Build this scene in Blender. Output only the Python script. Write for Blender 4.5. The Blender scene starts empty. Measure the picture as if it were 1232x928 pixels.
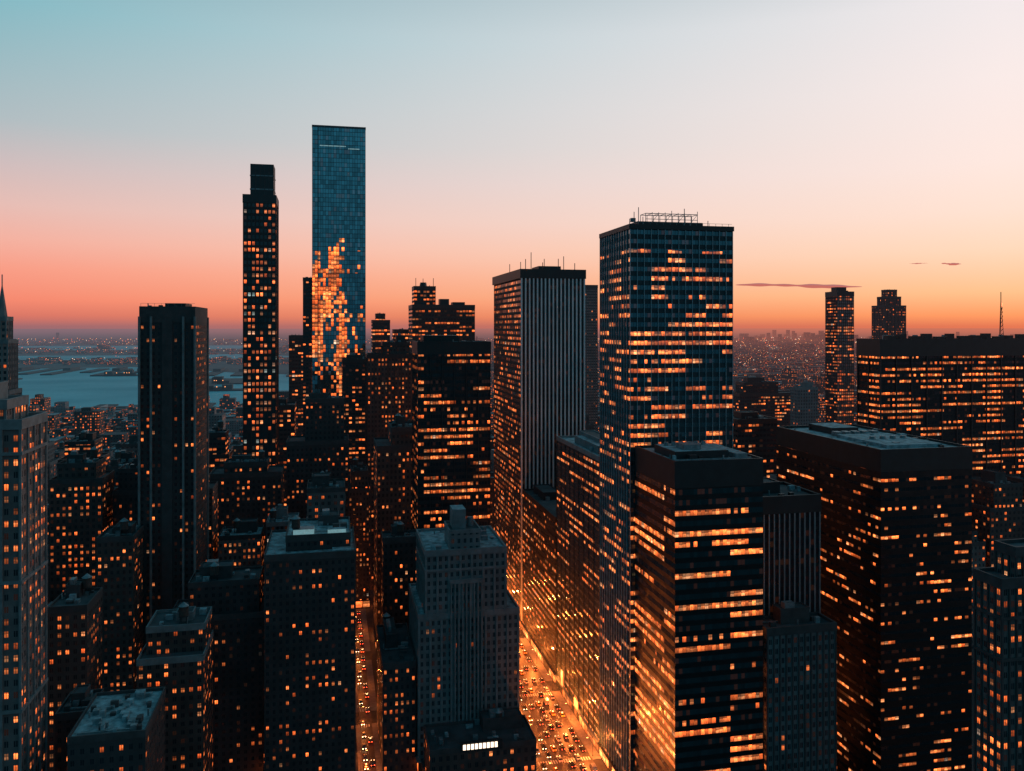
import bpy, math, random
R=random.Random(11)
def lin(r,g,b):
    o=[]
    for v in (r,g,b):
        v/=255; o.append(v/12.92 if v<=.04045 else ((v+.055)/1.055)**2.4)
    return (*o,1)
sc=bpy.context.scene
COL=sc.collection
# ------------------------------------------------------------ node helper
class NT:
    def __init__(s,nt):
        s.nt=nt; nt.nodes.clear()
    def n(s,t,ins=None,**kw):
        nd=s.nt.nodes.new(t)
        for k,v in kw.items(): setattr(nd,k,v)
        for k,v in (ins or {}).items(): s.set(nd.inputs[k],v)
        return nd
    def set(s,sock,v):
        if isinstance(v,bpy.types.NodeSocket): s.nt.links.new(v,sock)
        else: sock.default_value=v
    def m(s,op,a,b=None,c=None,clamp=False):
        nd=s.nt.nodes.new('ShaderNodeMath'); nd.operation=op; nd.use_clamp=clamp
        s.set(nd.inputs[0],a)
        if b is not None: s.set(nd.inputs[1],b)
        if c is not None: s.set(nd.inputs[2],c)
        return nd.outputs[0]
    def mixc(s,f,a,b,bt='MIX'):
        nd=s.nt.nodes.new('ShaderNodeMix'); nd.data_type='RGBA'; nd.blend_type=bt
        s.set(nd.inputs[0],f); s.set(nd.inputs[6],a); s.set(nd.inputs[7],b)
        return nd.outputs[2]
    def mixf(s,f,a,b):
        nd=s.nt.nodes.new('ShaderNodeMix'); nd.data_type='FLOAT'
        s.set(nd.inputs[0],f); s.set(nd.inputs[2],a); s.set(nd.inputs[3],b)
        return nd.outputs[0]
    def ramp(s,f,stops,interp='LINEAR'):
        nd=s.nt.nodes.new('ShaderNodeValToRGB'); cr=nd.color_ramp; cr.interpolation=interp
        while len(cr.elements)<len(stops): cr.elements.new(.5)
        for e,(p,c) in zip(cr.elements,stops): e.position=p; e.color=c
        s.set(nd.inputs[0],f); return nd.outputs[0]

def finish(t,shader,mat,hazy=True):
    out=t.n('ShaderNodeOutputMaterial')
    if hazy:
        # aerial haze painted in as emission, thickening with distance from the world origin
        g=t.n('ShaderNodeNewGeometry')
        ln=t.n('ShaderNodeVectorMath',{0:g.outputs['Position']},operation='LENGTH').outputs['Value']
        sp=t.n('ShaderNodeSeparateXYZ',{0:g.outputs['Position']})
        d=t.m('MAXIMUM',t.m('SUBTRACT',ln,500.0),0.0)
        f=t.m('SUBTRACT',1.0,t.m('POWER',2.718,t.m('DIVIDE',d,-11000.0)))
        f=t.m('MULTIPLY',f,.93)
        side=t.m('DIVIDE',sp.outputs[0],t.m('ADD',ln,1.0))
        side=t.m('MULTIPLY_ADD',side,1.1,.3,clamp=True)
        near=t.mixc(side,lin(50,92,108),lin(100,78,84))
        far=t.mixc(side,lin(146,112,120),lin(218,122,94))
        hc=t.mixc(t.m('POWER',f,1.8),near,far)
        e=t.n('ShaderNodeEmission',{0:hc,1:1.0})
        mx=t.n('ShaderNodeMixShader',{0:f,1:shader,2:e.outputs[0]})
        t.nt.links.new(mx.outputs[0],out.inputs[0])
    else:
        t.nt.links.new(shader,out.inputs[0])
    mat.cycles.emission_sampling='NONE'
    return mat

def newmat(name):
    m=bpy.data.materials.new(name); m.use_nodes=True
    return m,NT(m.node_tree)

def plain(name,col,rough=.8,metal=0.0,var=.35,scale=.25,em=None,ems=0,hazy=True,bump=0,detail=4.0):
    m,t=newmat(name)
    tc=t.n('ShaderNodeTexCoord')
    nz=t.n('ShaderNodeTexNoise',{'Vector':tc.outputs['Object'],'Scale':scale,'Detail':detail,'Roughness':.6})
    f=t.m('MULTIPLY_ADD',nz.outputs[0],2.2,-.6,clamp=True)
    dark=tuple(c*(1-var) for c in col[:3])+(1,)
    lite=tuple(min(1,c*(1+var)) for c in col[:3])+(1,)
    c=t.mixc(f,dark,lite)
    ins={'Base Color':c,'Roughness':rough,'Metallic':metal}
    if em: ins['Emission Color']=em; ins['Emission Strength']=ems
    p=t.n('ShaderNodeBsdfPrincipled',ins)
    if bump:
        b=t.n('ShaderNodeBump',{'Height':nz.outputs[0],'Strength':bump,'Distance':1.0}); t.nt.links.new(b.outputs[0],p.inputs['Normal'])
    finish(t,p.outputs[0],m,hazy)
    return m

WARM=[(0,(1,.12,.02,1)),(.45,(1,.18,.035,1)),(.8,(1,.26,.07,1)),(.96,(1,.42,.18,1)),(1,(.95,.8,.65,1))]
def facade(name,wall,wx=.5,wy=.5,T=.7,w=(.5,.3,.2),cl=(.12,.35),glass=(.012,.024,.032,1),gmet=0.0,grough=.12,em=1.3,wrough=.8,wmet=0.0,fade=None,spand=None,rowg=.085,sub=0,vary=.6,jit=.05,base=.22,cdet=2.0,pane=0,warm=WARM,bvar=0.0):
    m,t=newmat(name)
    uv=t.n('ShaderNodeUVMap'); sp=t.n('ShaderNodeSeparateXYZ',{0:uv.outputs[0]})
    U,V=sp.outputs[0],sp.outputs[1]
    fu=t.m('FRACT',U); fv=t.m('FRACT',V); cu=t.m('FLOOR',U); cv=t.m('FLOOR',V)
    mu=t.m('LESS_THAN',t.m('ABSOLUTE',t.m('SUBTRACT',fu,.5)),wx/2)
    mv=t.m('LESS_THAN',t.m('ABSOLUTE',t.m('SUBTRACT',fv,.5)),wy/2)
    win=t.m('MULTIPLY',mu,mv)
    if sub: win=t.m('MULTIPLY',win,t.m('GREATER_THAN',t.m('ABSOLUTE',t.m('SUBTRACT',fu,.5)),sub))
    cell=t.n('ShaderNodeCombineXYZ',{0:cu,1:cv,2:3.0}).outputs[0]
    w1=t.n('ShaderNodeTexWhiteNoise',{'Vector':cell},noise_dimensions='3D')
    r1=w1.outputs[0]; rc=t.n('ShaderNodeSeparateColor',{0:w1.outputs[1]})
    r2,r3=rc.outputs[1],rc.outputs[2]
    cvec=t.n('ShaderNodeCombineXYZ',{0:t.m('MULTIPLY',cu,cl[0]),1:t.m('MULTIPLY',cv,cl[1]),2:1.7}).outputs[0]
    nz=t.n('ShaderNodeTexNoise',{'Vector':cvec,'Scale':1.0,'Detail':cdet})
    n=t.m('MULTIPLY_ADD',nz.outputs[0],2.2,-.6,clamp=True)
    rv=t.n('ShaderNodeCombineXYZ',{0:t.m('FLOOR',t.m('MULTIPLY',cu,rowg)),1:cv,2:9.0}).outputs[0]
    rrn=t.n('ShaderNodeTexWhiteNoise',{'Vector':rv},noise_dimensions='3D'); rr=rrn.outputs[0]
    s=t.m('ADD',t.m('ADD',t.m('MULTIPLY',r1,w[0]),t.m('MULTIPLY',n,w[1])),t.m('MULTIPLY',rr,w[2]))
    if fade:
        for fd in (fade if isinstance(fade,list) else [fade]):
            h=t.n('ShaderNodeMapRange',{'Value':V,'From Min':fd[0],'From Max':fd[1],'To Min':fd[2],'To Max':fd[3]}).outputs[0]
            s=t.m('ADD',s,h)
    if bvar: # every building keeps its own hours
        s=t.m('ADD',s,t.m('MULTIPLY',t.m('SUBTRACT',t.n('ShaderNodeObjectInfo').outputs['Random'],.5),bvar))
    lit=t.m('GREATER_THAN',s,T)
    dn=t.n('ShaderNodeTexNoise',{'Vector':uv.outputs[0],'Scale':3.7,'Detail':1.0})
    det=t.m('MULTIPLY_ADD',dn.outputs[0],2.4,-.45,clamp=True)
    wv=t.m('DIVIDE',t.m('SUBTRACT',fv,.5-wy/2),wy)
    ceil=t.m('MULTIPLY_ADD',wv,.75,.35)
    blind=t.m('LESS_THAN',wv,t.m('SUBTRACT',1.15,t.m('MULTIPLY',r3,.75)))
    blind=t.m('MULTIPLY_ADD',blind,.75,.25)
    rowi=t.m('MULTIPLY_ADD',t.n('ShaderNodeSeparateColor',{0:rrn.outputs[1]}).outputs[1],.7,.5)
    inten=t.m('MULTIPLY_ADD',t.m('POWER',r2,2.2),1.35,base)
    inten=t.m('MULTIPLY',inten,rowi)
    E=t.m('MULTIPLY',t.m('MULTIPLY',inten,ceil),t.m('MULTIPLY',blind,t.m('MULTIPLY_ADD',det,.9,.35)))
    E=t.m('MULTIPLY',E,em)
    faint=t.m('MULTIPLY',t.m('GREATER_THAN',r3,.9),.015)
    E=t.m('MULTIPLY',t.m('ADD',t.m('MULTIPLY',E,lit),faint),win)
    ec=t.ramp(t.m('ADD',t.m('MULTIPLY',r3,.7),t.m('MULTIPLY',rr,.3)),warm)
    tc=t.n('ShaderNodeTexCoord')
    wn=t.n('ShaderNodeTexNoise',{'Vector':tc.outputs['Object'],'Scale':.12,'Detail':3.0,'Roughness':.65})
    wf=t.m('MULTIPLY_ADD',wn.outputs[0],2.0,-.5,clamp=True)
    wc=t.mixc(wf,tuple(c*.6 for c in wall[:3])+(1,),tuple(c*1.3 for c in wall[:3])+(1,))
    if spand: wc=t.mixc(mu,wc,spand)
    gf=t.m('MULTIPLY',r1,vary)
    gv=t.mixc(gf,glass,tuple(c*.35 for c in glass[:3])+(1,))
    if pane: gv=t.mixc(t.m('MULTIPLY',lit,pane),gv,(.02,.015,.01,1))
    bc=t.mixc(win,wc,gv)
    nrm=t.n('ShaderNodeNewGeometry').outputs['Normal']
    jt=t.n('ShaderNodeVectorMath',{0:w1.outputs[1],1:(.5,.5,.5)},operation='SUBTRACT').outputs[0]
    jt=t.n('ShaderNodeVectorMath',{0:jt,'Scale':jit},operation='SCALE').outputs[0]
    nn=t.n('ShaderNodeVectorMath',{0:t.n('ShaderNodeVectorMath',{0:nrm,1:jt},operation='ADD').outputs[0]},operation='NORMALIZE').outputs[0]
    p=t.n('ShaderNodeBsdfPrincipled',{'Base Color':bc,'Roughness':t.mixf(win,wrough,grough),'Metallic':t.mixf(win,wmet,gmet),'Emission Color':ec,'Emission Strength':E,'Normal':nn})
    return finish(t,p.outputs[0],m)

# ------------------------------------------------------------ materials
F={}
F['brick']=facade('brick_facade',(.036,.037,.04,1),.38,.48,.66,(.5,.33,.17),em=2.2,sub=.025,bvar=.14)
F['brick2']=facade('brown_brick_facade',(.062,.05,.047,1),.42,.5,.59,(.48,.35,.17),em=2.2,sub=.03,bvar=.16)
F['stone']=facade('limestone_facade',(.13,.16,.17,1),.42,.55,.76,(.5,.3,.2),em=1.6,sub=.03,bvar=.1)
F['stone_lit']=facade('warm_stone_facade',(.12,.115,.115,1),.42,.5,.52,(.5,.33,.17),em=2.3,sub=.03,bvar=.06)
F['conc']=facade('concrete_facade',(.06,.08,.088,1),.55,.5,.64,(.4,.3,.3),em=2.0,bvar=.14)
F['dark']=facade('dark_office_facade',(.013,.018,.021,1),.86,.46,.55,(.16,.38,.46),cl=(.06,.3),em=2.4,rowg=.12)
F['dark2']=facade('dark_office_facade_b',(.015,.02,.023,1),.8,.46,.56,(.3,.35,.35),cl=(.15,.3),em=2.2,bvar=.08)
F['glassT']=facade('glass_tower_curtain_wall',(.02,.045,.055,1),.9,.9,.57,(.26,.66,.08),cl=(.16,.045),glass=(.22,.5,.57,1),gmet=.95,grough=.06,em=3.2,fade=[(28,46,-.04,.13),(53,62,0,-.12),(62,76,0,-.26)],vary=.75,jit=.035,base=.35,cdet=4.0,pane=.9)  # glowing pane clusters paint the reflected sunset along with lit windows
F['slim']=facade('slim_tower_facade',(.014,.021,.025,1),.62,.55,.49,(.5,.35,.15),cl=(.3,.1),em=2.0,fade=(20,64,.1,-.12),glass=(.02,.05,.06,1),warm=[(0,(1,.12,.02,1)),(.5,(1,.2,.05,1)),(.8,(1,.36,.14,1)),(.9,(.8,.85,.75,1)),(1,(.5,.8,.8,1))])
F['C1']=facade('curtain_wall_tower_facade',(.024,.046,.055,1),.9,.46,.575,(.14,.33,.53),cl=(.05,.7),glass=(.13,.24,.28,1),gmet=.8,grough=.12,em=3.0,spand=(.02,.04,.05,1),fade=(59.5,60,0,-.8),rowg=.19)
F['C2']=facade('black_band_window_facade',(.006,.009,.011,1),.95,.5,.53,(.08,.25,.67),cl=(.05,.5),em=3.1,wrough=.35,rowg=.04,glass=(.02,.05,.06,1),base=.32)
F['R1']=facade('slab_facade',(.010,.013,.015,1),.86,.4,.46,(.2,.33,.47),cl=(.06,.6),em=2.8,rowg=.11)
F['R2']=facade('black_slab_facade',(.005,.008,.010,1),.92,.32,.63,(.22,.33,.45),cl=(.1,.5),em=2.6,wrough=.4,rowg=.2)
F['side6']=facade('pier_tower_side_facade',(.014,.02,.023,1),.7,.5,.55,(.36,.34,.3),cl=(.2,.2),em=2.2)
F['front6']=facade('pier_tower_front_facade',(.008,.013,.017,1),.8,.6,.93,(.4,.35,.25),em=1.0)
F['C3']=facade('street_wall_facade',(.022,.04,.048,1),.88,.38,.6,(.12,.3,.58),cl=(.05,.8),em=2.6,glass=(.1,.18,.21,1),gmet=.5,rowg=.06)
F['shop']=facade('shopfront',(.03,.03,.03,1),.86,.8,.3,(.5,.3,.2),em=7)
F['pink']=facade('sunset_tinted_facade',(.3,.2,.18,1),.5,.5,.75,(.5,.3,.2),em=1.3)  # pink sunset light put into the wall colour
F['oran']=facade('sunset_tinted_glass',(.12,.07,.055,1),.8,.6,.5,(.25,.4,.35),cl=(.2,.1),em=1.5,glass=(.25,.2,.2,1),gmet=.6)  # orange sunset reflection painted as tint and glowing panes
F['far']=facade('far_block_facade',(.04,.055,.062,1),.5,.5,.66,(.6,.2,.2),em=3.2)
F['far2']=facade('far_block_facade_b',(.1,.1,.1,1),.5,.5,.7,(.6,.2,.2),em=3.2)
P={}
P['roof']=plain('tar_roof',(.04,.056,.064,1),.9,var=.6,scale=.15)
P['roofL']=plain('pale_gravel_roof',(.19,.28,.31,1),.85,var=.8,scale=.35)
P['trimD']=plain('dark_metal_trim',(.013,.018,.021,1),.5,var=.3)
P['trimS']=plain('stone_trim',(.155,.185,.195,1),.8,var=.35)
P['trimB']=plain('brick_trim',(.052,.052,.055,1),.85,var=.35)
P['pierW']=plain('white_marble_pier',(.62,.68,.7,1),.6,var=.2,scale=.08)
P['mull']=plain('aluminium_mullion',(.3,.4,.44,1),.4,metal=.4,var=.2)
P['mullT']=plain('tower_mullion',(.02,.05,.06,1),.4,metal=.5,var=.2)
P['mech']=plain('galvanised_plant',(.17,.22,.24,1),.5,metal=.3,var=.5,scale=.6)
P['wood']=plain('tank_wood',(.06,.045,.04,1),.9,var=.4,scale=1)
P['red']=plain('aviation_light',(.4,.02,.01,1),.4,em=(1,.1,.04,1),ems=8)
P['lampE']=plain('sodium_lens',(.8,.5,.2,1),.4,em=(1,.36,.1,1),ems=18)
P['sign']=plain('lit_marquee',(.8,.7,.6,1),.4,em=(1,.75,.55,1),ems=2.2,scale=2,var=.4)
P['signO']=plain('lit_billboard',(.8,.4,.2,1),.4,em=(1,.26,.07,1),ems=1.8,scale=2,var=.4)
P['roofglow']=plain('terrace_and_highlight_glow',(.5,.6,.6,1),.4,em=(.4,.7,.72,1),ems=.3,scale=.8,var=.6)

# ------------------------------------------------------------ mesh builder
class MB:
    def __init__(s,name):
        s.name=name; s.v=[];s.f=[];s.uv=[];s.mi=[];s.mats=[]; s.seed=R.randint(1,900)*40
    def mid(s,m):
        if m not in s.mats: s.mats.append(m)
        return s.mats.index(m)
    def poly(s,pts,m,uv=None):
        i=len(s.v); s.v+=pts; s.f.append(tuple(range(i,i+len(pts))))
        s.uv+= uv if uv else [(0,0)]*len(pts); s.mi.append(s.mid(m))
    def box(s,x0,x1,y0,y1,z0,z1,m,top=None,bay=None,fl=None,front=None,bot=False):
        top=top or m
        walls=[((x0,y0),(x1,y0)),((x1,y0),(x1,y1)),((x1,y1),(x0,y1)),((x0,y1),(x0,y0))]
        for k,(a,b) in enumerate(walls):
            uv=None
            if bay:
                L=math.hypot(b[0]-a[0],b[1]-a[1]); nb=max(1,round(L/bay)); o=s.seed+k*173
                uv=[(o,z0/fl),(o+nb,z0/fl),(o+nb,z1/fl),(o,z1/fl)]
            s.poly([(a[0],a[1],z0),(b[0],b[1],z0),(b[0],b[1],z1),(a[0],a[1],z1)],front if (front and k==0) else m,uv)
        s.poly([(x0,y0,z1),(x1,y0,z1),(x1,y1,z1),(x0,y1,z1)],top)
        if bot: s.poly([(x0,y1,z0),(x1,y1,z0),(x1,y0,z0),(x0,y0,z0)],m)
    def cyl(s,x,y,z0,z1,r0,r1,m,n=10,cap=True):
        a=[(x+r0*math.cos(2*math.pi*i/n),y+r0*math.sin(2*math.pi*i/n),z0) for i in range(n)]
        b=[(x+r1*math.cos(2*math.pi*i/n),y+r1*math.sin(2*math.pi*i/n),z1) for i in range(n)]
        for i in range(n):
            j=(i+1)%n
            s.poly([a[i],a[j],b[j],b[i]],m)
        if cap and r1>.01: s.poly(b,m)
    def bar(s,p,q,t,m):
        from mathutils import Vector
        p=Vector(p);q=Vector(q);d=(q-p).normalized()
        u=d.cross(Vector((0,0,1)));
        if u.length<.01: u=Vector((1,0,0))
        u=u.normalized()*t/2; w=d.cross(u).normalized()*t/2
        c=[u+w,u-w,-u-w,-u+w]
        for i in range(4):
            j=(i+1)%4
            s.poly([tuple(p+c[i]),tuple(p+c[j]),tuple(q+c[j]),tuple(q+c[i])],m)
    def piers(s,x0,x1,y0,y1,z0,z1,sp,pw,pd,m,sides='FLR'):
        if 'F' in sides:
            n=max(1,round((x1-x0)/sp))
            for i in range(n+1):
                x=x0+(x1-x0)*i/n; s.box(x-pw/2,x+pw/2,y0-pd,y0+.1,z0,z1,m)
        n=max(1,round((y1-y0)/sp))
        for i in range(n+1):
            y=y0+(y1-y0)*i/n
            if i==0 and 'F' in sides: continue
            if 'L' in sides: s.box(x0-pd,x0+.1,y-pw/2,y+pw/2,z0,z1,m)
            if 'R' in sides: s.box(x1-.1,x1+pd,y-pw/2,y+pw/2,z0,z1,m)
    def ring(s,x0,x1,y0,y1,z0,z1,t,o,m):
        s.box(x0-o,x1+o,y0-o,y0+t,z0,z1,m,bot=True); s.box(x0-o,x1+o,y1-t,y1+o,z0,z1,m,bot=True)
        s.box(x0-o,x0+t,y0+t,y1-t,z0,z1,m,bot=True); s.box(x1-t,x1+o,y0+t,y1-t,z0,z1,m,bot=True)
    def rail(s,x0,x1,y,z,m,h=1.1,step=2.5):
        s.bar((x0,y,z+h),(x1,y,z+h),.12,m); x=x0
        while x<=x1: s.bar((x,y,z),(x,y,z+h),.12,m); x+=step
    def tank(s,x,y,z):
        m=P['wood']
        for dx in(-1.2,1.2):
            for dy in(-1.2,1.2): s.bar((x+dx,y+dy,z),(x+dx,y+dy,z+3),.25,P['trimD'])
        s.box(x-1.7,x+1.7,y-1.7,y+1.7,z+2.9,z+3.1,P['trimD'],bot=True)
        s.cyl(x,y,z+3.1,z+7,1.9,1.8,m,12); s.cyl(x,y,z+7,z+8.6,2.05,.02,P['mech'],12)
    def clutter(s,x0,x1,y0,y1,z,m,big=True,tank=False,n=6):
        w=x1-x0;d=y1-y0
        if w<6 or d<6: return
        if big:
            bw=w*R.uniform(.25,.5);bd=d*R.uniform(.3,.5); bx=x0+2+R.random()*(w-bw-4); by=y0+d*.3+R.random()*max(.1,(d*.65-bd)); h=R.uniform(3,6)
            s.box(bx,bx+bw,by,by+bd,z,z+h,m,P['roof']); s.ring(bx,bx+bw,by,by+bd,z+h-.2,z+h+.5,.3,.12,m)
            if R.random()<.6: s.box(bx+bw*.2,bx+bw*.55,by+bd*.2,by+bd*.7,z+h+.01,z+h+2.2,P['mech'])
            if R.random()<.5: s.bar((bx+1,by+1,z+h),(bx+1,by+1,z+h+R.uniform(3,8)),.2,P['trimD'])
        for i in range(n):
            a=R.uniform(1,3.2);b=R.uniform(1,3.2);x=R.uniform(x0+1.2,x1-a-1.2);y=R.uniform(y0+1.2,y1-b-1.2)
            s.box(x,x+a,y,y+b,z,z+R.uniform(.7,2.4),R.choice([P['mech'],P['roofL'],m]))
        for i in range(3):
            x=R.uniform(x0+1,x1-1);y=R.uniform(y0+1,y1-1); s.cyl(x,y,z,z+R.uniform(1,2.6),.3,.3,P['mech'],8)
        if R.random()<.5:
            y=R.uniform(y0+2,y1-2); s.box(x0+2,x1-2,y,y+.5,z+.3,z+.8,P['mech'],bot=True)
        if tank: s.tank(R.uniform(x0+3,x1-3),R.uniform(y0+3,y1-3),z)
    def done(s,smooth=False):
        me=bpy.data.meshes.new(s.name); me.from_pydata(s.v,[],s.f)
        for m in s.mats: me.materials.append(m)
        me.polygons.foreach_set('material_index',s.mi)
        ul=me.uv_layers.new(name='UVMap'); flat=[c for p in s.uv for c in p]; ul.data.foreach_set('uv',flat)
        me.update()
        o=bpy.data.objects.new(s.name,me); COL.objects.link(o); return o

OCC=[]
def tower(name,tiers,mat,bay=3.2,fl=3.7,trim='trimD',cap=2.5,pier=None,front=None,roof='roof',tank=False,shop=False,n=8,big=True,bands=None,occ=True,extra=None,parap=1.1):
    b=MB(name); tm=P[trim]
    for i,(x0,x1,y0,y1,z0,z1) in enumerate(tiers):
        b.box(x0,x1,y0,y1,z0,z1,F[mat],P[roof],bay,fl,F[front] if front else None)
        if pier:
            sp,pw,pd,pm=pier[:4]; b.piers(x0,x1,y0,y1,z0,z1-cap-.02 if cap else z1,sp,pw,pd,P[pm],pier[4] if len(pier)>4 else 'FLR')
            po=pd+.08
        else: po=.12
        if cap: b.ring(x0,x1,y0,y1,z1-cap,z1+parap,.35,po,tm)
        if bands:
            for zb in bands:
                if z0<zb<z1-4: b.ring(x0,x1,y0,y1,zb,zb+1.0,.1,po+.1,tm)
        last=(i==len(tiers)-1)
        if last: b.clutter(x0,x1,y0,y1,z1,tm,big,tank,n)
        if i==0 and occ: OCC.append((x0,x1,y0,y1))
    if shop:
        x0,x1,y0,y1=tiers[0][:4]
        b.box(x0-.5,x1+.5,y0-.5,y1+.5,0.2,5.2,F['shop'],tm,4.5,5.3)
        b.box(x0-1.2,x1+1.2,y0-1.2,y1+1.2,5.2,5.7,tm,bot=True)
    if extra: extra(b)
    return b.done()

# ------------------------------------------------------------ landmark towers
tower('stone_office_tower',[(-132,-94.8,285,308,0,170),(-130,-100,288,306,170,176)],'stone_lit',2.6,3.8,'trimS',2,pier=(5.2,.7,.5,'trimS'),bands=[40,80,120,160],n=5)
def spire(b):
    b.cyl(-198.5,566,205,226,3.2,.2,P['trimS'],8); b.bar((-198.5,566,225),(-198.5,566,232),.5,P['trimS'])
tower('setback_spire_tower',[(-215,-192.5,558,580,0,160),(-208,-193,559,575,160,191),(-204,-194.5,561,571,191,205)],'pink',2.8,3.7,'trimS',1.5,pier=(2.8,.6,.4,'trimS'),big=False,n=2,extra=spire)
def l2(b):
    for x in (-94,-88.5,-73.3,-67.8):
        b.box(x-.5,x+.5,443.2,444.5,0,205,P['trimS'])
    b.box(-68.2,-67.0,486,487.2,0,205,P['trimS'])
    b.box(-83.5,-78.5,443.9,444.5,0,203,P['trimB'])
    b.rail(-93.5,-68,445,210,P['mech'],1.6,3.2); b.box(-84,-74,455,475,209,212,P['trimD'])
tower('apartment_tower',[(-94,-67.8,444.4,487,0,209)],'brick',2.75,3.3,'trimB',7,extra=l2,big=False)
def t1(b):
    b.box(-58,-41.7,627.7,645.3,294.1,317.8,P['trimD'])
    b.ring(-58,-41.7,627.7,645.3,299,300,.1,.3,P['mech']); b.ring(-58,-41.7,627.7,645.3,309,309.8,.1,.3,P['mech'])
    for i in range(6): b.box(-57.6+i*3.1,-57.2+i*3.1,627.4,627.8,294,317,P['trimB'])
tower('slim_residential_skyscraper',[(-62.5,-40,624,652,0,294)],'slim',2.8,4.6,'trimD',5,pier=(5.6,.5,.4,'trimD'),n=0,big=False,extra=t1)
def gl(b):
    b.box(-12.6,-12.1,766.4,767.1,0,380,P['mullT']); b.box(-14,26,772,795,380,380.8,P['mech'])
    for z in range(20,380,4): b.box(-17.6,29.5,766.86,767.1,z-.18,z+.18,P['mullT'],bot=True)
    for z,x0,x1 in((362,-11,12),(360,14,24)): b.box(x0,x1,766.9,767.1,z+.4,z+1.3,P['roofglow'],bot=True)  # glowing slabs paint the bright highlight near the top
tower('glass_skyscraper',[(-17.6,29.5,767,800,0,380)],'glassT',2.35,4.0,'mullT',.8,pier=(4.7,.25,.25,'mullT'),n=0,big=False,extra=gl)
tower('hotel_tower',[(-25.8,-17.9,768,795,0,243),],'dark2',2.6,3.5,n=2,big=False)
tower('office_block',[(-30,11,575,605,0,122),(-18,8,580,600,122,150)],'brick',3,3.5,'trimB',2)
def tur(b):
    for x,y in((79,806),(96,806),(87,815)): b.bar((x,y,238),(x,y,247),.5,P['trimD'])
    b.cyl(87,813,238,243,4,3,P['trimD'],8)
    b.box(103,112,810,822,220,227,P['trimD']); b.box(116,128,812,826,220,224,P['trimD'])
tower('turreted_office_tower',[(75,136,800,840,0,220),(77,98,803,825,220,238)],'dark2',3,3.8,n=3,big=False,extra=tur)
def d5(b):
    b.box(50,70,466,484,190.5,195,P['trimD'])
    for x in (52,60,74,80): b.bar((x,464,191),(x,464,191+R.uniform(3,7)),.25,P['trimD'])
tower('dark_office_tower',[(46.3,86.9,460,490,0,190.5)],'dark',1.6,3.8,'trimD',6,pier=(6.4,.4,.35,'trimD'),shop=True,extra=d5,big=False)
def ant6(b):
    for x,y,h in((126,540,7),(131,545,12),(138,541,5),(144,560,9),(150,545,8),(158,560,11),(161,543,5),(134,590,9),(128,600,8)):
        b.bar((x,y,237),(x,y,238+h),.4,P['trimD'])
    b.box(140,156,560,580,237,242,P['trimD'])
tower('marble_pier_tower',[(122.3,165.5,536,632,0,237)],'side6',2.7,3.8,'trimD',5,front='front6',pier=(2.7,.9,1.0,'pierW','F'),shop=True,n=4,big=False,extra=ant6)
tower('corner_office_block',[(122.3,160,450,533,0,92)],'dark2',2.4,3.8,'trimD',2,shop=True)
def antC(b):
    z=242
    b.box(128,158,337,362,z,z+3.2,P['trimD'])
    b.bar((132,338,z+6.8),(156,338,z+6.8),.28,P['mech']); b.bar((132,344,z+6.8),(156,344,z+6.8),.28,P['mech']); b.bar((132,338,z+4.4),(156,338,z+4.4),.22,P['mech'])
    for i in range(9):
        x=132+i*3; b.bar((x,338,z+3),(x,338,z+6.8+R.choice([0,.6,1.4])),.2,P['mech']); b.bar((x,344,z+3),(x,344,z+6.8),.2,P['mech'])
        b.bar((x,338,z+6.8),(x,344,z+6.8),.18,P['mech'])
        if i<8 and i%2: b.bar((x,338,z+3.2),(x+3,338,z+6.8),.16,P['mech'])
    for x,h in((124,4),(126,7),(128,9),(130,5),(149,9),(160,4)): b.bar((x,336,z),(x,336,z+h),.25,P['mech'])
    b.cyl(127,340,z+3.2,z+4.8,1.2,1.2,P['mech'],12); b.rail(122.5,169,331.5,z+1,P['mech'],1.2,3)
tower('curtain_wall_office_tower',[(122.3,169,331,370,0,242)],'C1',1.56,3.9,'trimD',.9,pier=(3.12,.2,.5,'mull'),shop=True,n=5,big=False,extra=antC)
def c3(b):
    b.box(126,146,385,425,138,142,P['trimS'],P['roofL']); b.rail(122.6,151,372.5,139,P['mech'])
    b.box(120.6,121.0,402,408,7,11,P['signO'],bot=True); b.box(120.6,121.0,430,433,7,15,P['signO'],bot=True)
tower('street_wall_office_building',[(122.3,152,372,447,0,138)],'C3',1.6,3.8,'trimS',1.2,shop=True,pier=(8,.35,.3,'trimD'),extra=c3,roof='roofL')
def c2(b):
    b.box(128,150,297,318,149,152.2,P['trimD'],P['roofL']); b.box(133,140,300,308,152.3,154.2,P['mech']); b.box(152,157,295,322,149,151,P['mech'],P['roofL'])
    for i in range(6): b.cyl(131+i*3.2,313,152.2,153.6,1,.9,P['mech'],10)
tower('band_window_office_building',[(124,159.6,288,329.5,0,149)],'C2',1.5,3.9,'trimD',9,roof='roofL',shop=True,n=14,big=False,extra=c2)
def r2(b):
    b.box(222,248,300,335,150,151.4,P['roofL'],P['roofL']); b.box(226,240,345,364,150,153,P['trimD'],P['roofL'])
    for i in range(5): b.box(224+i*4.6,227+i*4.6,338,342,150,152,P['mech'])
    for i in range(4): b.cyl(228+i*5,318,151.4,152.6,1.3,1.2,P['mech'],12)
tower('black_slab_tower',[(213,255,291.8,371,0,150)],'R2',1.6,3.8,'trimD',8,roof='roofL',n=14,big=False,extra=r2)
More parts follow.
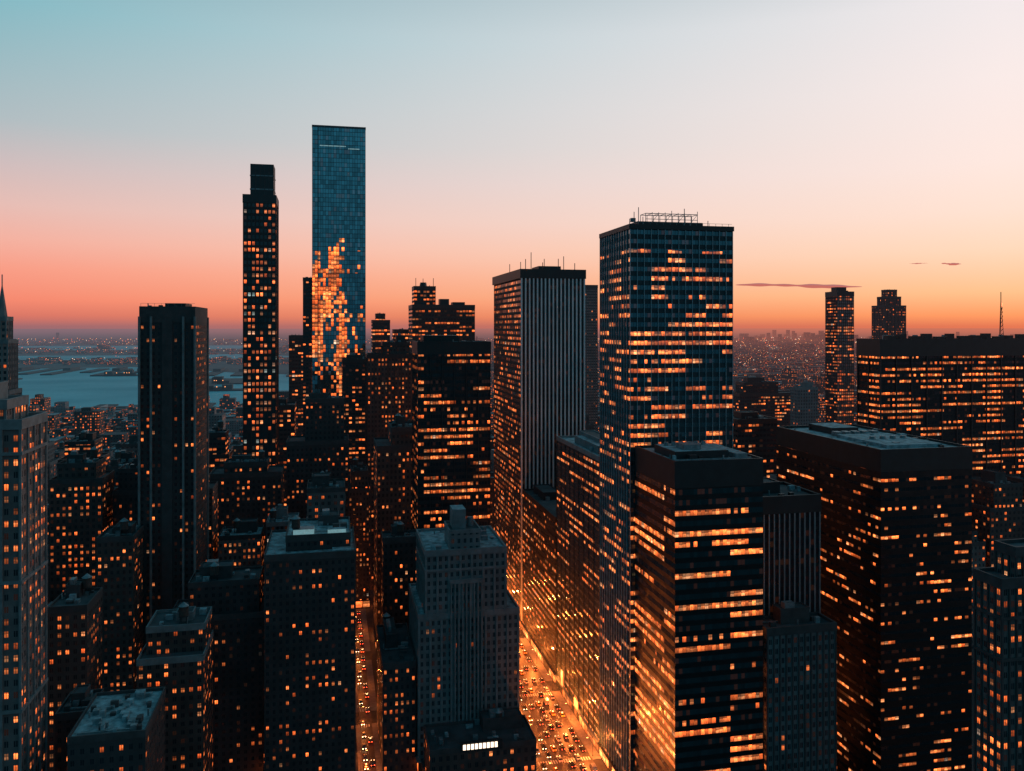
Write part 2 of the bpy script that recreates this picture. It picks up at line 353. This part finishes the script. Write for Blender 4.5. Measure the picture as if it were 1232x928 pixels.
def r1(b):
    x=435
    for dx,dy in((-1.2,-1.2),(1.2,-1.2),(0,1.2)): b.bar((x+dx,472+dy,191),(x,472,217),.35,P['trimD'])
    for k in range(8): b.bar((x-1.1+k*.13,471,194+k*2.8),(x+1.1-k*.13,471,196+k*2.8),.25,P['red'] if k==7 else P['trimD'])
    b.bar((x,472,216),(x,472,223),.35,P['trimD'])
    for i in range(12): b.box(345+i*9,349+i*9+R.random()*3,466,470,191,193+R.random()*2.5,P['trimD'])
    for i in range(5): b.cyl(350+i*22,475,191,194.5,2,1.6,P['mech'],10)
tower('wide_office_slab',[(337,470,462,485,0,191)],'R1',1.7,3.8,'trimD',10,pier=(11,.8,.6,'trimD'),extra=r1,n=10,big=False)
tower('ornate_stone_building',[(205,258,222,233,0,120),(212,258,224,232,120,129)],'stone_lit',2.6,3.7,'trimB',2.2,pier=(2.6,.6,.45,'trimB'),bands=[95,108],tank=True)
tower('striped_office_block',[(166,193,303,330,0,131)],'front6',2.2,3.7,'trimD',6,pier=(2.2,.4,.5,'mull'))
tower('limestone_office_block',[(162,191,289,301,0,84)],'stone',2.7,3.7,'trimB',2,pier=(2.7,.6,.4,'trimB'))
def b7(b):
    b.box(52,66,374,392,98.5,107,F['stone'],P['roof'],2.6,3.6); b.ring(52,66,374,392,106,107.8,.3,.25,P['trimS'])
    b.box(54,60,378,388,107.1,116,P['trimS'],P['roofL']); b.cyl(63,384,107.1,111,1.6,1.5,P['mech'],12)
    for i in range(9): b.box(52+i*1.75,52.7+i*1.75,371.2,372.1,8,84,P['trimS'])
    b.box(51.5,67,371.0,372.1,84,86,P['trimS'],bot=True)
tower('limestone_setback_building',[(38,83.5,372.5,418,0,70),(41,77.5,372.1,412,70,98.5)],'stone',2.6,3.6,'trimS',1.6,pier=(5.2,.9,.45,'trimS'),roof='roofL',extra=b7,big=False,n=14,shop=True,bands=[90])
def lb(b):
    for i in range(9): b.box(54+i*1.7,55.2+i*1.7,347.3,347.5,21,23.2,P['sign'],bot=True)
    b.box(53,71,347.5,349,20,24,P['trimD'])
tower('low_theatre_building',[(40,86,348,371,0,21)],'brick2',3,4,'trimB',1,roof='roof',shop=True,extra=lb,n=16,tank=True)

# ------------------------------------------------------------ left-hand blocks
tower('low_rooftop_building',[(-80,-57.5,280,312,0,72)],'brick',3,3.5,'trimB',1.2,roof='roofL',n=34,tank=False,big=False)
tower('apartment_building',[(-74,-49.5,345,372,0,70),(-72,-50,352,372,70,80)],'brick2',3,3.3,'trimS',1.5,tank=True)
tower('apartment_building',[(-70,-29.8,385,410,0,72),(-62,-32,388,408,72,86)],'brick',3,3.3,'trimB',1.5,tank=True)
def terr(b):
    b.box(-17,-8,381,388,107,109.6,P['roofglow'],P['mech']); b.box(-2,6,382,386,107,108.8,P['roofglow'],P['roofL']); b.box(0,8,371,376,101,102.4,P['roofL'])
tower('setback_apartment_building',[(-28.5,10,370,415,0,101),(-20,8,378,410,101,107)],'brick',2.8,3.3,'trimB',1.8,tank=True,extra=terr,roof='roofL',shop=True)
tower('apartment_building',[(-146,-120,480,505,0,118),(-143,-124,483,503,118,126)],'brick2',3,3.4,'trimB',1.5,tank=True)
tower('apartment_building',[(-108,-92,422,445,0,100)],'brick2',2.8,3.3,'trimB',1.5,tank=True)
tower('apartment_building',[(-107,-93,350,372,0,91)],'brick2',2.8,3.3,'trimB',1.5,tank=True)
tower('apartment_building',[(-93,-82,312,330,0,66)],'brick',2.8,3.3,'trimB',1.5)
tower('apartment_building',[(-74,-31,540,566,0,108),(-66,-40,544,562,108,114)],'brick',3,3.5,'trimB',2,tank=True)
tower('office_tower',[(26,62,640,668,0,178),(38,58,644,664,178,187)],'brick2',2.6,3.6,'trimD',2,pier=(5.2,.5,.4,'trimD'))
tower('office_tower',[(8,40,700,730,0,172)],'dark2',2.6,3.6,'trimD',2)
tower('brick_office_block',[(11.4,25.8,600,630,0,84),(13,25,602,628,84,96)],'brick2',2.6,3.6,'trimB',2,shop=True,tank=True)
tower('brick_office_block',[(27,60,520,560,0,125),(36,52,522,555,125,136)],'brick2',2.6,3.6,'trimB',2,shop=True,tank=True)
tower('brick_office_block',[(26,45,440,455,0,88)],'brick',2.6,3.6,'trimB',2,shop=True,tank=True)
tower('brick_office_block',[(22,37,376,425,0,48)],'brick',2.6,3.6,'trimB',2,shop=False,tank=True)
tower('office_tower',[(42,61,905,930,0,206),(46,56,908,925,206,213)],'dark',3,3.8,n=2,big=False)
tower('office_tower',[(-43,-28,870,890,0,190)],'dark2',3,3.8,n=2,big=False)
tower('office_tower',[(62,82,860,885,0,196)],'dark',3,3.8,n=2,big=False)
tower('office_tower',[(-60,-30,700,730,0,135)],'dark2',3,3.8)
# ------------------------------------------------------------ right-hand background towers
def bl(b): b.box(538,550,812,822,237,243,P['trimD'])
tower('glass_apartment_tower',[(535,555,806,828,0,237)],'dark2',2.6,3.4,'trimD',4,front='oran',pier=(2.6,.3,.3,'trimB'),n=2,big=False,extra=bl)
tower('crowned_tower',[(842,880,1145,1175,0,232),(848,874,1149,1170,232,246),(853,869,1152,1166,246,257)],'brick2',3,3.8,'trimB',2,pier=(6,1,.6,'trimB'),n=1,big=False)
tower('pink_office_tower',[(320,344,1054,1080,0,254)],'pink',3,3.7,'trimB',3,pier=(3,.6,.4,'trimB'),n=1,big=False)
tower('office_building',[(290,322,560,590,0,131)],'dark2',3,3.8)
tower('office_building',[(469,572,900,925,0,120),(475,520,902,922,120,133)],'dark2',3,3.8)
tower('pale_apartment_slab',[(484,508,800,815,0,134)],'stone',3,3.5,'trimS',2)
tower('office_building',[(240,300,640,670,0,118)],'conc',3,3.8)
tower('office_building',[(262,285,430,455,0,105)],'conc',3,3.8)

# ------------------------------------------------------------ infill city blocks
def free(x0,x1,y0,y1):
    for a,b,c,d in OCC:
        if x0<b+1.5 and x1>a-1.5 and y0<d+1.5 and y1>c-1.5: return False
    for a,b in((10.2,26),(85,124.5)):
        if x0<b and x1>a and y0<1400: return False
    return True
y=424.0
kinds=['brick','brick2','conc','stone','dark2','brick','brick2','stone_lit']
tr={'brick':'trimB','brick2':'trimB','conc':'trimS','stone':'trimS','dark2':'trimD','stone_lit':'trimB'}
far=MB('distant_city_blocks')
while y<1950:
    d=R.uniform(22,34)
    x=-.43*y-20
    while x<1.08*y+30:
        w=R.uniform(16,34)
        if (x%85)<16: x+=8; continue
        yy=y+R.uniform(0,3)
        if free(x,x+w,yy,yy+d):
            Yc=.977*yy+.211*x
            if Yc<900: h=R.uniform(.4,1)*min(112,200-.15*Yc)
            else: h=R.uniform(22,72)+(R.random()<.06)*30
            if Yc>1350 and x<100: h=R.uniform(9,26)+(R.random()<.05)*25
            if 25<x<87 and y<640: h=R.uniform(45,72)
            if x>120 and Yc<1200 and R.random()<.12: h+=40
            k=R.choice(kinds)
            if yy<950:
                t=[(x,x+w,yy,yy+d,0,h)]
                if R.random()<.5: t.append((x+w*R.uniform(.08,.2),x+w*R.uniform(.75,.95),yy+d*.1,yy+d*.9,h,h*R.uniform(1.06,1.16)))
                tower(R.choice(['apartment_building','office_building','residential_block']),t,k,R.uniform(2.5,3.4),R.uniform(3.2,3.8),tr[k],1.4,tank=R.random()<.45,n=6,occ=False,roof=R.choice(['roof','roof','roofL']),shop=(y<800 and (abs(x-27)<6 or abs(x+w-10)<20)))
            else:
                fm=F[k]
                far.seed=R.randint(1,900)*40
                far.box(x,x+w,yy,yy+d,0,h,fm,R.choice([P['roof'],P['roofL']]),3,3.5)
                if R.random()<.6: far.box(x+w*.2,x+w*.6,yy+d*.3,yy+d*.8,h,h+R.uniform(3,10),fm,P['roof'],3,3.5)
        x+=w+R.choice([.8,1.5,3])
    y+=d+R.choice([2,4,14])
lt=MB('distant_city_lights')
LW=plain('far_lamp_warm',(.8,.4,.2,1),em=(1,.36,.12,1),ems=2.6,hazy=False)
LC=plain('far_lamp_white',(.8,.7,.6,1),em=(1,.72,.5,1),ems=2.2,hazy=False)
LR=plain('far_lamp_red',(.8,.1,.1,1),em=(1,.14,.06,1),ems=2.4,hazy=False)
def water_at(k,Y): return (k<-.1 and 1930<Y<4300) or (-.62<k<-.1 and (5050<Y<5900 or 7500<Y<8700))
for i in range(5200):
    Y=1850*math.exp(R.random()*1.95); k=R.uniform(-.78,.78)
    if water_at(k,Y): continue
    X=k*Y; A=.977*X+.211*Y; Bq=-.211*X+.977*Y
    s=R.uniform(14,34)*(1+Y/7000); 
    h=R.uniform(5,18) if k<-.1 else R.uniform(12,45)
    if R.random()<.03: h*=R.uniform(1.6,3)
    far.seed=R.randint(1,900)*40
    far.box(A,A+s*R.uniform(.7,2),Bq,Bq+s,0,h,F['far'] if R.random()<.6 else F['far2'],P['roof'],3.5,3.5)
for i in range(9500):
    Y=1300*math.exp(R.random()*2.3); k=R.uniform(-.78,.78)
    if water_at(k,Y): continue
    if k<0 and R.random()<.45: continue
    X=k*Y; A=.977*X+.211*Y; Bq=-.211*X+.977*Y; s=Y/2400*R.uniform(.4,1.2); z=R.uniform(10,44) if k>0 else R.uniform(6,22)
    lt.box(A,A+s,Bq,Bq+s,z,z+s,R.choice([LW,LW,LC,LR]))
for i in range(60):
    Y=R.uniform(9000,15000); k=R.choice([R.gauss(.33,.05),R.uniform(-.6,.7),R.gauss(.1,.05)])
    X=k*Y; A=.977*X+.211*Y; Bq=-.211*X+.977*Y; s=R.uniform(30,60)
    far.box(A,A+s,Bq,Bq+s,0,R.uniform(60,150),F['far'],P['roof'],3.5,3.5)
far.done(); lt.done()

# ------------------------------------------------------------ ground, river
def sheet(name,pts,z,mat):
    b=MB(name); b.poly([(x,y,z) for x,y in pts],mat); return b.done()
gm,t=newmat('ground_asphalt')
tc=t.n('ShaderNodeTexCoord')
n1=t.n('ShaderNodeTexNoise',{'Vector':tc.outputs['Object'],'Scale':.004,'Detail':8.0,'Roughness':.7}); n2=t.n('ShaderNodeTexNoise',{'Vector':tc.outputs['Object'],'Scale':.4,'Detail':4.0})
f=t.m('MULTIPLY_ADD',n1.outputs[0],3.0,-1.0,clamp=True)
c=t.mixc(f,(.015,.024,.028,1),(.08,.1,.11,1)); c=t.mixc(t.m('MULTIPLY',n2.outputs[0],.5),c,(.03,.03,.03,1))
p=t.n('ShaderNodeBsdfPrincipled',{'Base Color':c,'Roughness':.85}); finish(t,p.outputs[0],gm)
sheet('ground',[(-70000,-2000),(70000,-2000),(70000,80000),(-70000,80000)],-.6,gm)
cg=plain('city_asphalt',(.035,.037,.04,1),.6,var=.4,scale=.3)
sheet('city_ground',[(-1500,100),(2200,100),(2200,1960),(-1500,1960)],0,cg)
wm,t=newmat('river_water')
tc=t.n('ShaderNodeTexCoord')
n1=t.n('ShaderNodeTexNoise',{'Vector':tc.outputs['Object'],'Scale':.05,'Detail':6.0}); n2=t.n('ShaderNodeTexNoise',{'Vector':tc.outputs['Object'],'Scale':.0025,'Detail':5.0})
bp=t.n('ShaderNodeBump',{'Height':n1.outputs[0],'Strength':.6,'Distance':4.0})
c=t.mixc(t.m('MULTIPLY_ADD',n2.outputs[0],3,-1,clamp=True),(.08,.4,.47,1),(.18,.58,.64,1))  # teal sky reflection painted into the water's base colour
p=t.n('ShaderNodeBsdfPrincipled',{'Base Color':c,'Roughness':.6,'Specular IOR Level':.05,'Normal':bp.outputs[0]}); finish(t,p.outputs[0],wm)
sheet('river',[(-1300,2200),(-734,2152),(-400,2090),(-98,2066),(164,2112),(257,3319),(-361,3700),(-620,4050),(-962,4401),(-1500,4300),(-2300,3900),(-2200,3000)],-.2,wm)
sheet('harbor_water',[(-2700,5100),(-1900,5350),(-1200,5200),(-500,5500),(-200,5700),(-600,6300),(-1500,6200),(-2800,6300)],-.2,wm)
sheet('harbor_water',[(-3800,7600),(-1500,7700),(-300,8000),(-900,9200),(-3900,9400)],-.2,wm)
pm=plain('pier_deck',(.02,.028,.032,1),.8)
b=MB('river_piers')
for i in range(16):
    A=-1050+i*82+R.uniform(-15,15); b.box(A,A+24,2075,2075+R.uniform(120,300),-.5,3,pm)
    if R.random()<.6: b.box(A+3,A+21,2090,2090+R.uniform(60,120),3,11,P['mech'],P['roof'])
for i in range(14):
    A=-1500+i*110; yb=4250-(A+1500)*.33; b.box(A,A+45,yb-R.uniform(150,500),yb+80,-.5,5,pm)
    if R.random()<.7: b.box(A+5,A+36,yb-130,yb+20,5,16,P['trimB'],P['roof'])
for (x0,x1,y0,y1) in((-560,-300,3020,3300),(-500,-250,2700,2760),(-430,-390,2760,3020),(-1500,-1150,3350,3480),(-1350,-1150,3000,3060),(-900,-700,3600,3680)):
    b.box(x0,x1,y0,y1,-.5,4,pm); 
    for j in range(6):
        a=R.uniform(x0,x1-40); b.box(a,a+30,y0+10,y0+40,4,4+R.uniform(6,22),P['trimB'],P['roof'])
        b.box(a+8,a+10,y0+8,y0+10,12,14,LW,bot=True)
b.done()

# ------------------------------------------------------------ streets
side=plain('sidewalk_concrete',(.2,.19,.18,1),.8,var=.3,scale=.5)
paint=plain('road_paint',(.6,.6,.56,1),.6,var=.3,scale=2)
asph=plain('asphalt',(.06,.057,.055,1),.5,var=.35,scale=.6)
def street(name,x0,x1,y0,y1,sw,lanes,cross):
    sheet(name,[(x0+sw,y0),(x1-sw,y0),(x1-sw,y1),(x0+sw,y1)],.01,asph)
    b=MB('pavement'); 
    ys=[y0]+[c for yc in cross for c in (yc-7,yc+7)]+[y1]
    for i in range(0,len(ys),2):
        for a,c in((x0-1.5,x0+sw),(x1-sw,x1+1.5)): b.box(a,c,ys[i],ys[i+1],.0,.15,side)
    b.done()
    b=MB('lane_markings'); w=(x1-x0-2*sw)/lanes
    for l in range(1,lanes):
        x=x0+sw+w*l; yy=y0
        while yy<y1:
            if all(abs(yy-c)>13 for c in cross): b.poly([(x-.09,yy,.016),(x+.09,yy,.016),(x+.09,yy+3,.016),(x-.09,yy+3,.016)],paint)
            yy+=8
    for c in cross:
        for dy in(-10,7.5):
            x=x0+sw+.6
            while x<x1-sw-.6:
                b.poly([(x,c+dy,.016),(x+.6,c+dy,.016),(x+.6,c+dy+3,.016),(x,c+dy+3,.016)],paint); x+=1.2
    b.done()
street('avenue',87,122,250,900,4.5,6,[360,447,527,640])
street('side_street',11.5,21.5,250,598,2,2,[365,431,512])

# street lamps
def lampmesh():
    b=MB('lamp_post'); m=P['trimD']
    b.cyl(0,0,.15,.9,.22,.16,m,8); b.cyl(0,0,.9,8.6,.11,.07,m,8)
    b.bar((0,0,8.5),(1.4,0,9.1),.1,m); b.bar((1.4,0,9.1),(2.4,0,9.15),.1,m)
    b.box(2.1,3.1,-.2,.2,9.08,9.28,m,bot=True); b.box(2.2,3.0,-.16,.16,8.98,9.08,P['lampE'],bot=True)
    return b.done()
proto=lampmesh(); lm=proto.data; bpy.data.objects.remove(proto)
def mkl(e):
    ld=bpy.data.lights.new('sodium_light','POINT'); ld.energy=e; ld.color=(1,.21,.035); ld.shadow_soft_size=.4; return ld
LA,LB=mkl(24000),mkl(3200)
def lamp(x,y,rot,ld):
    e=bpy.data.objects.new('street_lamp',None); COL.objects.link(e); e.location=(x,y,0); e.rotation_euler=(0,0,rot)
    o=bpy.data.objects.new('post',lm); COL.objects.link(o); o.parent=e
    l=bpy.data.objects.new('lamp_light',ld); COL.objects.link(l); l.parent=e; l.location=(2.6,0,8.7)
for i in range(8):
    lamp(90.6,352+i*36,0,LA); lamp(118.4,370+i*36,math.pi,LA)
for i in range(5):
    lamp(12.6,380+i*44,0,LB)

# vehicles
tyre=plain('tyre_rubber',(.02,.02,.02,1),.8); cgl=plain('car_glass',(.015,.02,.022,1),.08)
hl=plain('headlight',(.9,.8,.6,1),.3,em=(1,.5,.22,1),ems=20); tl=plain('tail_light',(.5,.02,.02,1),.3,em=(1,.06,.02,1),ems=14); ts=plain('taxi_sign',(.9,.7,.3,1),.4,em=(1,.6,.25,1),ems=5)
def car(name,col,kind):
    b=MB(name); pm=plain(name+'_paint',col,.25,var=.05)
    if kind=='bus': L,W,prof,cab=12,2.55,[(-6,.35),(6,.35),(6,3.0),(5.8,3.15),(-5.8,3.15),(-6,3.0)],None
    elif kind=='van': L,W,prof,cab=5.4,2.0,[(-2.7,.3),(2.7,.3),(2.7,1.0),(2.6,2.2),(2.3,2.35),(-1.2,2.35),(-1.9,1.3),(-2.65,1.05)],None
    else: L,W,prof,cab=4.7,1.82,[(-2.35,.28),(2.35,.28),(2.38,.72),(2.25,.95),(1.6,1.0),(-1.0,1.0),(-2.15,.85),(-2.38,.6)],[(-1.1,.99),(1.75,.99),(1.2,1.45),(.9,1.5),(-.2,1.5),(-.45,1.44)]
    def prism(pr,w0,w1,m,mt=None):
        zmin=min(p[1] for p in pr); zmax=max(p[1] for p in pr)
        wd=lambda z: w0+(w1-w0)*(z-zmin)/(zmax-zmin)
        l=[(-wd(z)/2,y,z) for y,z in pr]; r=[(wd(z)/2,y,z) for y,z in pr]
        b.poly(l[::-1],m); b.poly(r,m)
        n=len(pr)
        for i in range(n):
            j=(i+1)%n; up=pr[i][1]>zmax-.1 and pr[j][1]>zmax-.1
            b.poly([l[i],l[j],r[j],r[i]],mt if (mt and up) else m)
    prism(prof,W,W*.94,pm)
    if cab: prism(cab,W*.9,W*.72,cgl,pm)
    elif kind=='bus':
        b.box(-W/2-.01,W/2+.01,-5.6,5.6,1.5,2.5,cgl,bot=True); b.box(-1.1,1.1,-6.02,-5.9,1.2,2.6,cgl,bot=True)
    else:
        b.box(-W/2+.01,W/2-.01,-1.0,-.2,1.4,2.0,cgl,bot=True); b.poly([(-.8,-1.86,1.42),(.8,-1.86,1.42),(.8,-1.27,2.28),(-.8,-1.27,2.28)],cgl)
    for sy in(-L*.31,L*.31):
        for sx in(-1,1):
            x=sx*(W/2-.1); n=10; r=.34
            a=[(x-.12,sy+r*math.cos(6.283*i/n),.34+r*math.sin(6.283*i/n)) for i in range(n)]; c=[(x+.13*1,p[1],p[2]) for p in a]
            b.poly(a,tyre); b.poly(c[::-1],tyre)
            for i in range(n): b.poly([a[i],a[(i+1)%n],c[(i+1)%n],c[i]],tyre)
    for sx in(-1,1):
        b.box(sx*W*.36-.2,sx*W*.36+.2,-L/2-.06,-L/2+.05,.58,.78,hl,bot=True)
        b.box(sx*W*.38-.16,sx*W*.38+.16,L/2-.02,L/2+.05,.68,.88,tl,bot=True)
    if kind=='taxi': b.box(-.3,.3,.2,.45,1.5,1.68,ts)
    o=b.done(); me=o.data; bpy.data.objects.remove(o); return me
cars=[('car',car('black_car',(.02,.02,.022,1),'car')),('car',car('grey_car',(.1,.11,.12,1),'car')),('car',car('white_car',(.4,.4,.4,1),'car')),('taxi',car('taxi',(.6,.3,.03,1),'taxi')),('van',car('van',(.3,.3,.3,1),'van')),('bus',car('bus',(.25,.3,.35,1),'bus'))]
def traffic(x0,w,lanes,y0,y1,dens,flip):
    for l in range(lanes):
        y=y0+R.uniform(0,8)
        while y<y1:
            if R.random()<dens:
                nm,me=R.choices(cars,[5,3,1.2,3,1.5,.6])[0]
                o=bpy.data.objects.new(nm,me); COL.objects.link(o); o.location=(x0+w*(l+.5)+R.uniform(-.25,.25),y,.015)
                o.rotation_euler=(0,0,(math.pi if flip(l) else 0)+R.uniform(-.03,.03)); y+=14 if nm=='bus' else 7
            y+=R.uniform(.5,7)
traffic(91.5,26/6,6,345,640,.65,lambda l:l>=2)
traffic(13.5,3,2,360,590,.45,lambda l:l>=1)

# ------------------------------------------------------------ clouds
cm,t=newmat('cloud_vapour')
em=t.n('ShaderNodeEmission',{0:lin(190,104,94),1:.85}); df=t.n('ShaderNodeBsdfDiffuse',{0:(.4,.3,.3,1)})  # sunset light on the cloud painted in as emission
ad=t.n('ShaderNodeAddShader',{0:em.outputs[0],1:df.outputs[0]}); out=t.n('ShaderNodeOutputMaterial',{0:ad.outputs[0]}); cm.cycles.emission_sampling='NONE'
def cloud(A,Bq,z,hl_,th,seed):
    b=MB('cloud'); N=90; M=8
    def e(u): return max(0.0,math.sin(math.pi*u))**.6*(.62+.25*math.sin(u*9+seed)+.13*math.sin(u*31+seed*2))
    ring=[]
    for i in range(N+1):
        u=i/N; x=-hl_+2*hl_*u; r=max(.01,e(u))*th; zc=th*.35*math.sin(u*4+seed)
        ring.append([(x,6*r*math.cos(6.283*j/M),zc+r*math.sin(6.283*j/M)) for j in range(M)])
    for i in range(N):
        for j in range(M): b.poly([ring[i][j],ring[i][(j+1)%M],ring[i+1][(j+1)%M],ring[i+1][j]],cm)
    o=b.done(); o.location=(A,Bq,z); o.rotation_euler=(0,0,math.radians(-12.2))
cloud(10971,18082,1180,1530,66,1); cloud(14557,17308,1710,240,32,2); cloud(13800,17500,1720,230,13,4)

# ------------------------------------------------------------ sky (world)
w=bpy.data.worlds.new('World'); sc.world=w; w.use_nodes=True; t=NT(w.node_tree)
tc=t.n('ShaderNodeTexCoord'); sp=t.n('ShaderNodeSeparateXYZ',{0:tc.outputs['Generated']})
x,yv,z=sp.outputs
hl2=t.m('SQRT',t.m('ADD',t.m('ADD',t.m('MULTIPLY',x,x),t.m('MULTIPLY',yv,yv)),1e-6))
dot=t.m('DIVIDE',t.m('ADD',t.m('MULTIPLY',x,.743),t.m('MULTIPLY',yv,.669)),hl2)
ang=t.m('DIVIDE',t.m('ARCCOSINE',t.m('MINIMUM',t.m('MAXIMUM',dot,-1.0),1.0)),math.pi)
zc=t.m('MAXIMUM',z,0.0)
ZEN=lin(44,108,128)
L_=t.ramp(zc,[(0,lin(154,106,112)),(.010,lin(214,116,102)),(.028,lin(246,136,112)),(.06,lin(249,156,134)),(.09,lin(244,176,160)),(.125,lin(230,188,180)),(.165,lin(207,188,188)),(.21,lin(174,188,193)),(.32,lin(129,184,195)),(.5,lin(66,134,152)),(1,ZEN)])
Rr=t.ramp(zc,[(0,lin(226,118,84)),(.012,lin(255,156,100)),(.036,lin(255,194,142)),(.08,lin(255,217,188)),(.12,lin(255,226,210)),(.17,lin(254,232,224)),(.25,lin(250,235,232)),(.33,lin(242,234,235)),(.5,lin(140,176,188)),(1,ZEN)])
Bk=t.ramp(zc,[(0,lin(38,78,96)),(.1,lin(56,106,125)),(.35,lin(58,118,138)),(1,ZEN)])
f1=t.n('ShaderNodeMapRange',{'Value':ang,'From Min':.03,'From Max':.385},interpolation_type='LINEAR').outputs[0]
f2=t.n('ShaderNodeMapRange',{'Value':ang,'From Min':.4,'From Max':.58},interpolation_type='SMOOTHSTEP').outputs[0]
c=t.mixc(f2,t.mixc(f1,Rr,L_),Bk)
sky=t.n('ShaderNodeTexSky',sky_type='NISHITA'); sky.sun_disc=False; sky.sun_elevation=math.radians(1.0); sky.sun_rotation=math.radians(48)
bg=t.n('ShaderNodeBackground',{0:c,1:1.0}); bg2=t.n('ShaderNodeBackground',{0:sky.outputs[0],1:.002})
ad=t.n('ShaderNodeAddShader',{0:bg.outputs[0],1:bg2.outputs[0]})
t.n('ShaderNodeOutputWorld',{0:ad.outputs[0]})
# ------------------------------------------------------------ lamp added for light from the below-horizon sun
sd=bpy.data.lights.new('sunset_glow','SUN'); sd.energy=.4; sd.angle=math.radians(6); sd.color=(1,.5,.38)
so=bpy.data.objects.new('sunset_glow',sd); COL.objects.link(so)
from mathutils import Vector
el=math.radians(3); d=Vector((-math.sin(math.radians(50))*math.cos(el),-math.cos(math.radians(50))*math.cos(el),-math.sin(el)))
so.rotation_euler=d.to_track_quat('-Z','Y').to_euler()
# ------------------------------------------------------------ camera
cd=bpy.data.cameras.new('camera'); cd.sensor_width=36; cd.lens=36*1000/1232; cd.shift_y=-71/1232; cd.clip_start=1; cd.clip_end=120000
co=bpy.data.objects.new('camera',cd); COL.objects.link(co); co.location=(0,0,200); co.rotation_euler=(math.radians(90),0,math.radians(-12.2)); sc.camera=co
sc.view_settings.view_transform='Standard'; sc.view_settings.look='None'; sc.view_settings.exposure=0
